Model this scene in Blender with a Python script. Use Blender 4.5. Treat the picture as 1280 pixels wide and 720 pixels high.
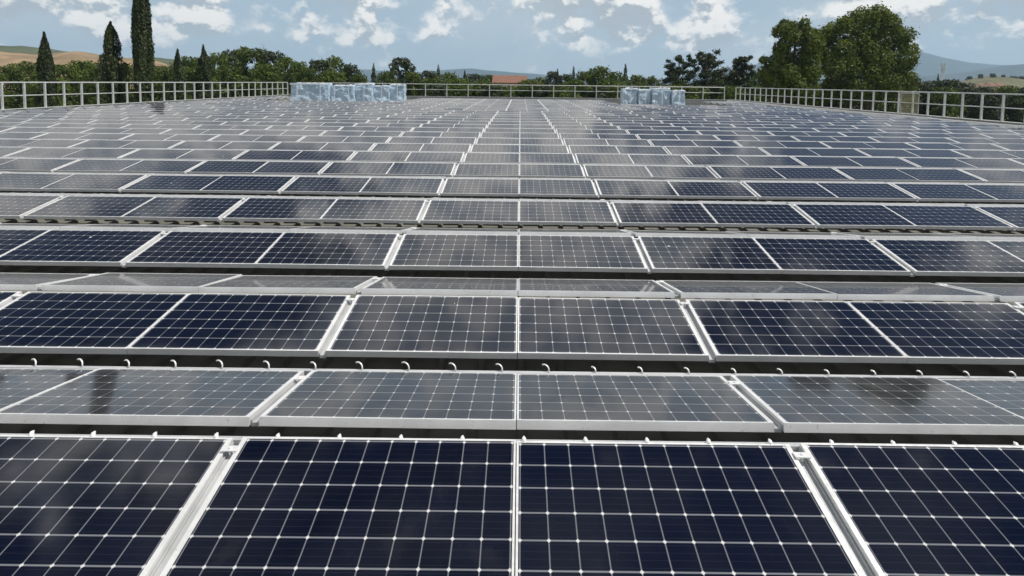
import bpy, bmesh, math, random
import numpy as np
from mathutils import Matrix, Vector, noise

for o in list(bpy.data.objects):
    bpy.data.objects.remove(o)
SC = bpy.context.scene
COL = SC.collection
rad = math.radians

# ------------------------------------------------------------------ camera
F, PX, PY, YH, ROLL = 690.0, 650.0, 150.0, 103.0, 0.0115   # focal, principal point, horizon (in 1280x720 pixels)
KD = 1.2                                                    # all far distances below are multiplied by this
ZC = 10.85                                                  # eye height above the ground
PITCH = math.atan((PY - YH) / F)
cam_d = bpy.data.cameras.new("camera")
cam = bpy.data.objects.new("camera", cam_d)
COL.objects.link(cam)
cam_d.sensor_width = 36
cam_d.lens = 36 * F / 1280
cam_d.shift_x = (640 - PX) / 1280
cam_d.shift_y = (PY - 360) / 1280
cam_d.clip_start, cam_d.clip_end = 0.05, 30000
RM = Matrix.Rotation(math.pi / 2 - PITCH, 3, 'X') @ Matrix.Rotation(ROLL, 3, 'Z')
cam.matrix_world = Matrix.Translation((0, 0, ZC)) @ RM.to_4x4()
SC.camera = cam

# ------------------------------------------------------------------ sky, sun, exposure
SUN_EL, SUN_AZ = rad(60), rad(101)          # azimuth clockwise from +Y (straight ahead): high, to the right
w = bpy.data.worlds.new("World")
SC.world = w
w.use_nodes = True
nt = w.node_tree
nt.nodes.clear()
def N(t, typ, **kw):
    n = t.nodes.new(typ)
    for k, v in kw.items():
        if k.startswith('i_'):
            key = k[2:]
            key = int(key) if key.isdigit() else key
            n.inputs[key].default_value = v
        else:
            setattr(n, k, v)
    return n
def M_(t, op, a, b=None, c=None, clamp=False):
    n = t.nodes.new('ShaderNodeMath'); n.operation = op; n.use_clamp = clamp
    for i, s in enumerate((a, b, c)):
        if s is None: continue
        if isinstance(s, (int, float)): n.inputs[i].default_value = s
        else: t.links.new(s, n.inputs[i])
    return n.outputs[0]
def MR(t, v, a, b, c=0.0, d=1.0, smooth=True):
    n = t.nodes.new('ShaderNodeMapRange')
    n.interpolation_type = 'SMOOTHSTEP' if smooth else 'LINEAR'
    t.links.new(v, n.inputs['Value'])
    n.inputs['From Min'].default_value = a; n.inputs['From Max'].default_value = b
    n.inputs['To Min'].default_value = c; n.inputs['To Max'].default_value = d
    return n.outputs[0]
def MIX(t, f, a, b, blend='MIX'):
    n = t.nodes.new('ShaderNodeMix'); n.data_type = 'RGBA'; n.blend_type = blend; n.clamp_result = False
    for s, i in ((f, 0), (a, 6), (b, 7)):
        if isinstance(s, (int, float)): n.inputs[i].default_value = s
        elif isinstance(s, tuple): n.inputs[i].default_value = (*s, 1)
        else: t.links.new(s, n.inputs[i])
    return n.outputs[2]
def NOISE(t, vec, scale, detail=4, rough=0.5, dist=0.0):
    n = t.nodes.new('ShaderNodeTexNoise')
    if vec is not None: t.links.new(vec, n.inputs['Vector'])
    n.inputs['Scale'].default_value = scale; n.inputs['Detail'].default_value = detail
    n.inputs['Roughness'].default_value = rough; n.inputs['Distortion'].default_value = dist
    return n.outputs['Fac']

sky = N(nt, 'ShaderNodeTexSky', sky_type='NISHITA', sun_disc=False, sun_elevation=SUN_EL, sun_rotation=SUN_AZ,
        altitude=100, air_density=1.0, dust_density=0.6, ozone_density=1.5)
tc = N(nt, 'ShaderNodeTexCoord')
sep = N(nt, 'ShaderNodeSeparateXYZ'); nt.links.new(tc.outputs['Generated'], sep.inputs[0])
# cumulus: direction noise, squeezed vertically, with flat grey bases
dz = M_(nt, 'MAXIMUM', sep.outputs[2], 0.0)
zz = M_(nt, 'MULTIPLY', dz, 1.3)
def cvec(dzoff):
    c = N(nt, 'ShaderNodeCombineXYZ')
    nt.links.new(sep.outputs[0], c.inputs[0]); nt.links.new(sep.outputs[1], c.inputs[1])
    nt.links.new(M_(nt, 'ADD', zz, dzoff), c.inputs[2])
    return c.outputs[0]
v0, v1 = cvec(3.1), cvec(3.122)
n0 = NOISE(nt, v0, 10.5, 10, 0.58)
n1 = NOISE(nt, v1, 10.5, 6, 0.55)
big = NOISE(nt, v0, 2.4, 2, 0.5)
def bank(ax, el, wx, we, amp):
    """a larger cloud bank: azimuth (sine) and height (sine) of its middle, its widths, its weight"""
    a = M_(nt, 'DIVIDE', M_(nt, 'SUBTRACT', sep.outputs[0], ax), wx)
    e = M_(nt, 'DIVIDE', M_(nt, 'SUBTRACT', sep.outputs[2], el), we)
    q = M_(nt, 'ADD', M_(nt, 'MULTIPLY', a, a), M_(nt, 'MULTIPLY', e, e))
    return M_(nt, 'MULTIPLY', M_(nt, 'EXPONENT', M_(nt, 'MULTIPLY', q, -1.0)), amp)
lowfade = MR(nt, dz, 0.030, 0.085, -0.11, 0.065)
high = MR(nt, dz, 0.68, 0.82, 0.0, -0.34)
dens = M_(nt, 'ADD', M_(nt, 'ADD', n0, lowfade), M_(nt, 'MULTIPLY', M_(nt, 'SUBTRACT', big, 0.5), 0.30))
for bk in ((0.0, 0.62, 0.22, 0.15, 0.30), (-0.66, 0.35, 0.26, 0.05, 0.24), (-0.05, 0.36, 0.20, 0.07, 0.10), (0.46, 0.52, 0.27, 0.22, -0.25), (-0.50, 0.52, 0.20, 0.13, -0.30)):
    dens = M_(nt, 'ADD', dens, bank(*bk))
dens = M_(nt, 'ADD', dens, high)
cover = MR(nt, dens, 0.42, 0.57)
lit = MR(nt, M_(nt, 'SUBTRACT', n0, n1), -0.035, 0.05)
ccol = MIX(nt, lit, (5.8, 6.5, 7.1), (14.0, 13.5, 12.8))
veil = M_(nt, 'MULTIPLY', MR(nt, NOISE(nt, cvec(9.0), 3.0, 5, 0.55), 0.32, 0.72, 0.0, 1.0), MR(nt, dz, 0.16, 0.40, 1.0, 0.10))
lowblue = MR(nt, dz, 0.06, 0.34, 0.92, 0.12)
base = MIX(nt, lowblue, sky.outputs[0], (4.4, 5.9, 7.2))
base = MIX(nt, M_(nt, 'MULTIPLY', veil, 0.7), base, (6.6, 7.2, 7.6))
dk = N(nt, 'ShaderNodeCombineXYZ')
for i_, lo_ in enumerate((0.09, 0.15, 0.24)): nt.links.new(MR(nt, dz, 0.18, 0.72, 1.0, lo_), dk.inputs[i_])   # the zenith is a deeper blue
base = MIX(nt, 1.0, base, dk.outputs[0], 'MULTIPLY')
glow = MR(nt, dz, 0.30, 0.55, 0.85, 1.7)
gk = N(nt, 'ShaderNodeCombineXYZ')
for i_ in range(3): nt.links.new(glow, gk.inputs[i_])
ccol = MIX(nt, 1.0, ccol, gk.outputs[0], 'MULTIPLY')
skyc = MIX(nt, M_(nt, 'MULTIPLY', cover, 0.9), base, ccol)
bg = N(nt, 'ShaderNodeBackground'); bg.inputs['Strength'].default_value = 0.09
nt.links.new(skyc, bg.inputs[0])
wo = N(nt, 'ShaderNodeOutputWorld'); nt.links.new(bg.outputs[0], wo.inputs[0])

sun_d = bpy.data.lights.new("sun", 'SUN')
sun_d.energy = 4.9; sun_d.angle = rad(0.55); sun_d.color = (1.0, 0.95, 0.87)
sun = bpy.data.objects.new("sun", sun_d); COL.objects.link(sun)
sdir = Vector((math.sin(SUN_AZ) * math.cos(SUN_EL), math.cos(SUN_AZ) * math.cos(SUN_EL), math.sin(SUN_EL)))
sun.rotation_euler = sdir.to_track_quat('Z', 'Y').to_euler()
sun.location = (20, -20, 60)

vs = SC.view_settings
SC.display_settings.display_device = 'sRGB'
vs.view_transform = 'Standard'; vs.look = 'None'; vs.gamma = 1.0; vs.use_curve_mapping = False
vs.exposure = 0.0
SC.render.engine = 'CYCLES'

# ------------------------------------------------------------------ helpers
def at(x, y, depth):
    """photo pixel + distance ahead (metres) -> point in the world"""
    d = RM @ Vector(((x - PX) / F, -(y - PY) / F, -1))
    d *= depth / d.y
    return Vector((d.x, d.y, ZC + d.z))
def project(p):
    q = RM.transposed() @ (Vector(p) - Vector((0, 0, ZC)))
    if q.z > -0.05: return None
    return (PX + F * q.x / -q.z, PY - F * q.y / -q.z)
def tag(o, label=None, cat=None, group=None, kind=None):
    if label: o['label'] = label
    if cat: o['category'] = cat
    if group: o['group'] = group
    if kind: o['kind'] = kind
    return o
def empty(name, loc=(0, 0, 0), rz=0.0):
    o = bpy.data.objects.new(name, None); COL.objects.link(o)
    o.location = loc; o.rotation_euler.z = rz; o.empty_display_size = 0.3
    return o
def link(name, me, parent=None):
    o = bpy.data.objects.new(name, me); COL.objects.link(o)
    if parent: o.parent = parent
    return o
class MB:
    def __init__(s): s.v, s.f, s.uv = [], [], {}
    def quad(s, a, b, c, d):
        n = len(s.v); s.v += [tuple(a), tuple(b), tuple(c), tuple(d)]; s.f.append((n, n+1, n+2, n+3)); return len(s.f) - 1
    def hexa(s, p):   # 8 points: bottom 4 ccw, top 4 ccw
        n = len(s.v); s.v += [tuple(q) for q in p]
        for f in ((3,2,1,0),(4,5,6,7),(0,1,5,4),(1,2,6,5),(2,3,7,6),(3,0,4,7)):
            s.f.append(tuple(n+i for i in f))
    def box(s, a, b):
        x0,y0,z0 = a; x1,y1,z1 = b
        s.hexa([(x0,y0,z0),(x1,y0,z0),(x1,y1,z0),(x0,y1,z0),(x0,y0,z1),(x1,y0,z1),(x1,y1,z1),(x0,y1,z1)])
    def tube(s, pts, radii, n=8, caps=True):
        pts = [Vector(p) for p in pts]
        rings = []
        for i, p in enumerate(pts):
            d = (pts[min(i+1, len(pts)-1)] - pts[max(i-1, 0)]).normalized()
            a = d.cross(Vector((0.31, 0.17, 0.93)))
            if a.length < 1e-3: a = d.cross(Vector((1, 0, 0)))
            a.normalize(); b = d.cross(a)
            r = radii[i] if hasattr(radii, '__len__') else radii
            base = len(s.v)
            for k in range(n):
                t = 2*math.pi*k/n
                s.v.append(tuple(p + a*(r*math.cos(t)) + b*(r*math.sin(t))))
            rings.append(base)
        for i in range(len(rings)-1):
            for k in range(n):
                s.f.append((rings[i]+k, rings[i]+(k+1)%n, rings[i+1]+(k+1)%n, rings[i+1]+k))
        if caps:
            s.f.append(tuple(rings[0]+k for k in reversed(range(n))))
            s.f.append(tuple(rings[-1]+k for k in range(n)))
    def mesh(s, name, mat, smooth=False):
        me = bpy.data.meshes.new(name); me.from_pydata(s.v, [], s.f)
        if s.uv:
            l = me.uv_layers.new(name='UVMap')
            for fi, uvs in s.uv.items():
                for li, uv in zip(me.polygons[fi].loop_indices, uvs): l.data[li].uv = uv
        if mat: me.materials.append(mat)
        if smooth: me.polygons.foreach_set('use_smooth', [True]*len(me.polygons))
        me.update(); return me
    def build(s, name, mat, parent=None, smooth=False):
        return link(name, s.mesh(name, mat, smooth), parent)
def bevel(o, wd=0.01, seg=2):
    m = o.modifiers.new('bevel', 'BEVEL'); m.width = wd; m.segments = seg; m.limit_method = 'ANGLE'
ORD = ['first','second','third','fourth','fifth','sixth','seventh','eighth','ninth','tenth','eleventh','twelfth','thirteenth',
       'fourteenth','fifteenth','sixteenth','seventeenth','eighteenth','nineteenth','twentieth']

# ------------------------------------------------------------------ materials
def mat(name):
    m = bpy.data.materials.new(name); m.use_nodes = True
    t = m.node_tree; b = t.nodes['Principled BSDF']
    return m, t, b
def simple(name, c1, c2, scale=6.0, rough=0.5, metal=0.0, bump=0.0, bscale=40.0):
    m, t, b = mat(name)
    g = N(t, 'ShaderNodeTexCoord')
    f = NOISE(t, g.outputs['Object'], scale, 6, 0.6)
    t.links.new(MIX(t, MR(t, f, 0.32, 0.68), c1, c2), b.inputs['Base Color'])
    b.inputs['Roughness'].default_value = rough; b.inputs['Metallic'].default_value = metal
    if bump:
        bn = N(t, 'ShaderNodeBump'); bn.inputs['Strength'].default_value = bump; bn.inputs['Distance'].default_value = 0.05
        t.links.new(NOISE(t, g.outputs['Object'], bscale, 4, 0.6), bn.inputs['Height'])
        t.links.new(bn.outputs[0], b.inputs['Normal'])
    return m
def alu_mat(name, c1, c2, rough, metal):
    m, t, b = mat(name)
    g = N(t, 'ShaderNodeNewGeometry')
    f = NOISE(t, g.outputs['Position'], 2.3, 6, 0.65)
    f2 = NOISE(t, g.outputs['Position'], 30, 3, 0.6)
    c = MIX(t, MR(t, f, 0.35, 0.7), c1, c2)
    c = MIX(t, MR(t, f2, 0.62, 0.75, 0, 0.45), c, (0.30, 0.29, 0.27))
    t.links.new(c, b.inputs['Base Color'])
    t.links.new(MR(t, f2, 0.3, 0.7, rough-0.08, rough+0.12), b.inputs['Roughness'])
    b.inputs['Metallic'].default_value = metal
    return m
ALU = alu_mat('anodised_aluminium', (0.80, 0.80, 0.80), (0.68, 0.68, 0.68), 0.36, 0.35)
RAILM = alu_mat('rail_aluminium', (0.52, 0.53, 0.54), (0.40, 0.41, 0.42), 0.45, 0.3)
GALV = simple('galvanised_steel', (0.56, 0.57, 0.57), (0.45, 0.46, 0.45), 3.0, 0.5, 0.25)
DECK = simple('coated_roof_sheet', (0.13, 0.13, 0.11), (0.19, 0.185, 0.165), 0.8, 0.7)
PARA = simple('parapet_sheet', (0.30, 0.30, 0.30), (0.22, 0.22, 0.215), 0.6, 0.6)
WHITEM = simple('white_painted_metal', (0.80, 0.80, 0.79), (0.70, 0.70, 0.69), 8.0, 0.45)
WALLM = simple('concrete_panel', (0.42, 0.41, 0.38), (0.34, 0.33, 0.31), 0.4, 0.85)
BARK = simple('bark', (0.10, 0.075, 0.05), (0.055, 0.04, 0.03), 4.0, 0.9, 0, 0.5, 12)

def cell_mat(name, sky_grey, sheen):
    m, t, b = mat(name)
    uv = N(t, 'ShaderNodeUVMap'); s = N(t, 'ShaderNodeSeparateXYZ'); t.links.new(uv.outputs[0], s.inputs[0])
    g = N(t, 'ShaderNodeNewGeometry'); oi = N(t, 'ShaderNodeObjectInfo')
    du = M_(t, 'PINGPONG', s.outputs[0], 0.5); dv = M_(t, 'PINGPONG', s.outputs[1], 0.5)
    lu = MR(t, du, 0.008, 0.034, 1, 0); lv = MR(t, dv, 0.010, 0.046, 1, 0)
    dia = MR(t, M_(t, 'ADD', du, dv), 0.055, 0.095, 1, 0)
    bus = MR(t, M_(t, 'PINGPONG', M_(t, 'ADD', M_(t, 'MULTIPLY', s.outputs[1], 4.0), 0.5), 0.5), 0.02, 0.07, 0.07, 0)
    n_big = NOISE(t, g.outputs['Position'], 0.55, 4, 0.55)
    n_mid = NOISE(t, g.outputs['Position'], 3.0, 5, 0.6)
    n_fine = NOISE(t, g.outputs['Position'], 45, 4, 0.7)
    # every cell is cut from its own wafer: slightly different blue
    cx = N(t, 'ShaderNodeCombineXYZ')
    t.links.new(M_(t, 'FLOOR', s.outputs[0]), cx.inputs[0]); t.links.new(M_(t, 'FLOOR', s.outputs[1]), cx.inputs[1]); t.links.new(oi.outputs['Random'], cx.inputs[2])
    wn = N(t, 'ShaderNodeTexWhiteNoise'); t.links.new(cx.outputs[0], wn.inputs['Vector'])
    cell = MIX(t, wn.outputs['Value'], (0.0006, 0.0018, 0.008), (0.0016, 0.0034, 0.013))
    cell = MIX(t, MR(t, oi.outputs['Random'], 0.2, 0.9, 0, 0.6), cell, (0.0026, 0.005, 0.015))
    cell = MIX(t, bus, cell, (0.10, 0.10, 0.11))
    c = MIX(t, M_(t, 'MULTIPLY', lu, 0.75), cell, (0.18, 0.19, 0.21))
    c = MIX(t, M_(t, 'MULTIPLY', lv, 0.85), c, (0.18, 0.19, 0.21))
    c = MIX(t, dia, c, (0.52, 0.52, 0.52))
    dust_sky_grey = M_(t, 'ADD', MR(t, n_big, 0.42, 0.70, 0.0, 0.025), MR(t, n_fine, 0.64, 0.80, 0, 0.03))
    dust_sky_grey = M_(t, 'ADD', dust_sky_grey, MR(t, n_mid, 0.55, 0.75, 0, 0.018))
    dust_sky_grey = M_(t, 'ADD', dust_sky_grey, MR(t, n_mid, 0.3, 0.7, sky_grey * 0.7, sky_grey * 1.3))  # sky reflection on the rows sloping away, put into the colour as grey
    # tide mark of dirt above the lower frame, and a few droppings
    ve = M_(t, 'MODULO', s.outputs[1], 16.0)
    edge = M_(t, 'MULTIPLY', MR(t, ve, -0.06, 0.5, 0.07, 0.0), MR(t, n_mid, 0.35, 0.7))
    dust_sky_grey = M_(t, 'ADD', dust_sky_grey, M_(t, 'MAXIMUM', edge, 0.0))
    c = MIX(t, dust_sky_grey, c, (0.34, 0.32, 0.29))
    vo = N(t, 'ShaderNodeTexVoronoi'); vo.inputs['Scale'].default_value = 1.1; vo.inputs['Randomness'].default_value = 1.0
    wv = N(t, 'ShaderNodeVectorMath', operation='ADD'); t.links.new(g.outputs['Position'], wv.inputs[0])
    nv = N(t, 'ShaderNodeTexNoise'); nv.inputs['Scale'].default_value = 38.0; t.links.new(g.outputs['Position'], nv.inputs['Vector'])
    sv = N(t, 'ShaderNodeVectorMath', operation='SCALE'); sv.inputs['Scale'].default_value = 0.05; t.links.new(nv.outputs['Color'], sv.inputs[0])
    t.links.new(sv.outputs[0], wv.inputs[1]); t.links.new(wv.outputs[0], vo.inputs['Vector'])
    c = MIX(t, MR(t, vo.outputs['Distance'], 0.018, 0.028, 0.75, 0.0), c, (0.66, 0.65, 0.60))
    t.links.new(c, b.inputs['Base Color'])
    t.links.new(M_(t, 'ADD', MR(t, n_mid, 0.3, 0.7, 0.06, 0.10), MR(t, n_fine, 0.6, 0.8, 0, 0.06)), b.inputs['Roughness'])
    b.inputs['IOR'].default_value = 1.43
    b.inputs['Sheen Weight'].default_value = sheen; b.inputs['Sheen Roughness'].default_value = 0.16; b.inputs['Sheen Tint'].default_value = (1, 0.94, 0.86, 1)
    return m
CELLS = cell_mat('solar_cells_under_glass', 0.0, 0.05)
SKY_GREY = cell_mat('sky_grey_cells_under_glass', 0.075, 0.55)   # rows sloping away: grey of the reflected sky painted into the colour

def leaf_mat(name, c1, c2, c3, trans=0.22):
    m = bpy.data.materials.new(name); m.use_nodes = True
    t = m.node_tree; t.nodes.clear()
    g = N(t, 'ShaderNodeNewGeometry'); oi = N(t, 'ShaderNodeObjectInfo')
    f = NOISE(t, g.outputs['Position'], 0.45, 4, 0.6)
    f2 = NOISE(t, g.outputs['Position'], 2.2, 2, 0.5)
    c = MIX(t, MR(t, f, 0.35, 0.65), c1, c2)
    c = MIX(t, MR(t, f2, 0.5, 0.75, 0, 0.7), c, c3)
    c = MIX(t, MR(t, oi.outputs['Random'], 0, 1, 0, 0.35), c, (c1[0]*0.8, c1[1]*0.75, c1[2]*0.9))
    d = N(t, 'ShaderNodeBsdfPrincipled'); d.inputs['Roughness'].default_value = 0.55; d.inputs['Specular IOR Level'].default_value = 0.25
    tr = N(t, 'ShaderNodeBsdfTranslucent'); t.links.new(c, d.inputs['Base Color']); t.links.new(c, tr.inputs[0])
    mx = N(t, 'ShaderNodeMixShader'); mx.inputs[0].default_value = trans
    t.links.new(d.outputs[0], mx.inputs[1]); t.links.new(tr.outputs[0], mx.inputs[2])
    o = N(t, 'ShaderNodeOutputMaterial'); t.links.new(mx.outputs[0], o.inputs[0])
    return m
L_CYP = leaf_mat('cypress_foliage', (0.018, 0.030, 0.007), (0.036, 0.054, 0.010), (0.062, 0.064, 0.022), 0.12)
L_BROAD = leaf_mat('broadleaf_foliage', (0.046, 0.076, 0.009), (0.092, 0.130, 0.014), (0.145, 0.172, 0.024), 0.3)
L_DARK = leaf_mat('dark_foliage', (0.030, 0.042, 0.016), (0.042, 0.060, 0.018), (0.06, 0.075, 0.026), 0.12)
L_POPLAR = leaf_mat('poplar_foliage', (0.060, 0.092, 0.011), (0.125, 0.160, 0.018), (0.20, 0.22, 0.034), 0.36)

# ------------------------------------------------------------------ setting: ground, hills
def ground_mat():
    m, t, b = mat('fields')
    g = N(t, 'ShaderNodeNewGeometry')
    f = NOISE(t, g.outputs['Position'], 0.006, 5, 0.55); f2 = NOISE(t, g.outputs['Position'], 0.35, 6, 0.65)
    c = MIX(t, MR(t, f, 0.42, 0.58), (0.075, 0.095, 0.03), (0.26, 0.19, 0.09))
    c = MIX(t, MR(t, f2, 0.3, 0.7, 0, 0.5), c, (0.10, 0.10, 0.05))
    t.links.new(c, b.inputs['Base Color']); b.inputs['Roughness'].default_value = 0.95
    return m
mb = MB(); mb.quad((-9000,-3000,0),(9000,-3000,0),(9000,9000,0),(-9000,9000,0))
tag(mb.build('ground', ground_mat()), 'flat farmland of green and dry fields around the building', 'ground', kind='structure')

def hill(name, outline, depth, half, m, label, seed, rough=0.02, n=140, rows=26):
    depth *= KD; half *= KD
    xs = [p[0] for p in outline]; ys = [p[1] for p in outline]
    V = []; Fc = []
    for j in range(rows + 1):
        v = -1 + 2 * j / rows
        prof = 0.5 + 0.5 * math.cos(math.pi * v)
        for i in range(n + 1):
            px = xs[0] + (xs[-1] - xs[0]) * i / n
            p = at(px, float(np.interp(px, xs, ys)), depth)
            k = 1 + rough * noise.noise(Vector((px * 0.03, v * 3, seed))) * 4
            V.append((p.x * (1 + half * v / depth), depth + half * v, -0.5 + max(0, p.z + 0.5) * prof * k))
    for j in range(rows):
        for i in range(n):
            a = j * (n + 1) + i
            Fc.append((a, a + 1, a + n + 2, a + n + 1))
    mb = MB(); mb.v = V; mb.f = Fc
    return tag(mb.build(name, m, None, True), label, 'hill', kind='structure')
def hill_mat(name, c1, c2, c3, sc, bands=0.0):
    m, t, b = mat(name)
    g = N(t, 'ShaderNodeNewGeometry')
    f = NOISE(t, g.outputs['Position'], sc, 6, 0.6); f2 = NOISE(t, g.outputs['Position'], sc * 9, 5, 0.65)
    c = MIX(t, MR(t, f, 0.38, 0.62), c1, c2); c = MIX(t, MR(t, f2, 0.5, 0.72, 0, 0.8), c, c3)
    t.links.new(c, b.inputs['Base Color']); b.inputs['Roughness'].default_value = 1.0
    b.inputs['Specular IOR Level'].default_value = 0.1
    return m
H_GOLD = hill_mat('dry_wheat_hill', (0.32, 0.22, 0.13), (0.20, 0.145, 0.085), (0.12, 0.105, 0.05), 0.02)
H_GREEN = hill_mat('wooded_hill', (0.055, 0.07, 0.03), (0.085, 0.095, 0.045), (0.035, 0.05, 0.02), 0.012)
H_SCRUB = hill_mat('scrub_hill', (0.10, 0.105, 0.06), (0.14, 0.135, 0.085), (0.035, 0.045, 0.02), 0.02)
H_MTN = hill_mat('mountain_slope', (0.06, 0.09, 0.11), (0.075, 0.10, 0.115), (0.055, 0.08, 0.10), 0.002)  # blue of the far air is put into the slope colours
hill('hill', [(-330,70),(-150,62),(0,64),(40,68),(67,67),(93,63.5),(117,67),(155,72),(190,76),(208,80),(222,88),(245,97),(270,103)], 620, 260, H_GOLD,
     'long golden stubble hill at the left behind the cypresses', 1.0)
hill('hill', [(-330,66),(-120,58),(0,58),(22,57),(42,58.5),(70,62),(93,63.8),(140,72),(175,74),(200,72),(216,73),(240,80),(280,92),(330,103)], 1000, 320, H_GREEN,
     'dark green wooded hilltop showing above the golden stubble hill', 2.0)
hill('hill', [(1150,110),(1195,104),(1215,98),(1235,95),(1255,96),(1280,98),(1340,95),(1450,96),(1560,112)], 520, 150, H_SCRUB,
     'scrubby olive hillside with scattered trees at the right edge', 3.0)
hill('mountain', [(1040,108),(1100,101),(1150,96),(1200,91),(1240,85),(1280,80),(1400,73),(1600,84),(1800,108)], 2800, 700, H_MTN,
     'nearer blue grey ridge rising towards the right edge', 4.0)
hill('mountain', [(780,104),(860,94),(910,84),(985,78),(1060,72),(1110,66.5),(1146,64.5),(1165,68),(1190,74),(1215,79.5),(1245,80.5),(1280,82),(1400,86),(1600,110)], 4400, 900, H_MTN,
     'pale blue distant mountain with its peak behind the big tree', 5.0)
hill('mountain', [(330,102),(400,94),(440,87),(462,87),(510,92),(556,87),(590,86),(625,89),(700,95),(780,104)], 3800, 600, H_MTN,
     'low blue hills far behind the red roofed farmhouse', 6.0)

# haze: the air between here and the mountains
mb = MB(); mb.box((-7800, -400, -1.5), (7800, 6600, 400))
HZ = bpy.data.materials.new('air'); HZ.use_nodes = True
t = HZ.node_tree; t.nodes.clear()
pv = N(t, 'ShaderNodeVolumePrincipled'); pv.inputs['Color'].default_value = (0.55, 0.78, 1.0, 1); pv.inputs['Density'].default_value = 0.00011
pv.inputs['Anisotropy'].default_value = 0.1
ho = N(t, 'ShaderNodeOutputMaterial'); t.links.new(pv.outputs[0], ho.inputs['Volume'])
tag(mb.build('haze', HZ), 'pale blue summer haze over the plain', 'haze', kind='stuff')

# ------------------------------------------------------------------ the building carrying the array
XL, XR, YE = -37.0, 34.0, 88.0
def zd(d): return ZC - d                       # d = metres below the eye
DECKZ = zd(2.95); PARZ = zd(2.39)
bld = tag(empty('warehouse', (0, 30, 0)), 'low flat roofed warehouse whose whole roof carries the solar panels', 'building')
def child(mb, name, m, parent, **k):
    o = mb.build(name, m, parent, **k); o.matrix_parent_inverse = Matrix.Translation(-parent.location); return o
mb = MB(); mb.box((XL, -8, -0.3), (XR, YE, DECKZ - 0.25)); child(mb, 'wall', WALLM, bld)
mb = MB()
prof = []
x = XL + 0.2
while x < XR - 0.2:
    prof += [(x, 0), (x + 0.30, 0), (x + 0.325, 0.06), (x + 0.375, 0.06), (x + 0.40, 0)]; x += 0.41
for i in range(len(prof) - 1):
    (xa, za), (xb, zb) = prof[i], prof[i + 1]
    mb.quad((xa, -7.8, DECKZ + za), (xb, -7.8, DECKZ + zb), (xb, YE - 0.2, DECKZ + zb), (xa, YE - 0.2, DECKZ + za))
child(mb, 'roof', DECK, bld)
mb = MB()
for a, b in (((XL-0.2, -8.2, DECKZ-0.4), (XL+0.15, YE+0.2, PARZ)), ((XR-0.15, -8.2, DECKZ-0.4), (XR+0.2, YE+0.2, PARZ)),
             ((XL+0.15, YE-0.15, DECKZ-0.4), (XR-0.15, YE+0.2, PARZ-0.003)), ((XL+0.15, -8.2, DECKZ-0.4), (XR-0.15, -7.85, PARZ-0.003))):
    mb.box(a, b)
o = child(mb, 'parapet', PARA, bld); bevel(o, 0.02)
mb = MB()
for a, b in (((XL-0.26, -8.26, PARZ+0.003), (XL+0.2, YE+0.26, PARZ+0.035)), ((XR-0.2, -8.26, PARZ+0.003), (XR+0.26, YE+0.26, PARZ+0.035)),
             ((XL+0.2, YE-0.2, PARZ+0.001), (XR-0.2, YE+0.26, PARZ+0.032))):
    mb.box(a, b)
child(mb, 'coping', GALV, bld)

# ------------------------------------------------------------------ solar panels
PWID, PAIR, INGAP = 1.787, 3.65, 0.006
TH, LIP = 0.062, 0.022
def panel_w(c):   # x of the left edge of panel column c (c = 0 is right of the centre seam)
    pr = (c // 2) if c % 2 == 0 else ((c + 1) // 2)
    # pairs: columns (-1,0) form the central pair
    return pr * PAIR + INGAP / 2 if c % 2 == 0 else pr * PAIR - INGAP / 2 - PWID
LW, LN = 0.032, 0.013      # frame lip on the outer side of a pair, and elsewhere
def make_panel(H, gmat, outer):
    f = MB(); W = PWID; hw = W / 2
    ll, lr = (LW, LN) if outer < 0 else (LN, LW)
    for (x0, y0, x1, y1) in ((-hw, 0, hw, LN), (-hw, H - LN, hw, H), (-hw, LN, -hw + ll, H - LN), (hw - lr, LN, hw, H - LN)):
        f.box((x0, y0, -TH), (x1, y1, 0))
    g = MB()
    i = g.quad((-hw + ll, LN, -0.004), (hw - lr, LN, -0.004), (hw - lr, H - LN, -0.004), (-hw + ll, H - LN, -0.004))
    e = 0.06
    g.uv[i] = [(0.0 - e + 16, 16 - e), (11 + e + 16, 16 - e), (11 + e + 16, 22 + e), (16 - e, 22 + e)]
    b = MB(); b.quad((-hw + ll, H - LN, -0.012), (hw - lr, H - LN, -0.012), (hw - lr, LN, -0.012), (-hw + ll, LN, -0.012))
    return f.mesh('frame', ALU), g.mesh('glass', gmat), b.mesh('backsheet', WHITEM)
def tent(k):
    """(near y, near d, far y, far d) of the row sloping towards us and of the row sloping away"""
    if k == 0: return (2.485, 2.525, 3.470, 2.342), (3.690, 2.343, 4.662, 2.537)
    y = 4.998 + 2.49 * (k - 1)
    nd = {1: 2.523, 2: 2.55}.get(k, 2.545); be = {1: 2.585, 2: 2.59}.get(k, 2.59)
    return (y, nd, y + 0.985, 2.378), (y + 1.165, 2.372, y + 2.14, be)
NT = 31
def allowed(x, y):
    if x < XL + 0.5 or x + PWID > XR - 2.4: return False
    if y > 64.5 and (-32.5 < x + PWID / 2 < -13.2 or 12.0 < x + PWID / 2 < 26.5): return False
    return True
cand = []
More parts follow.
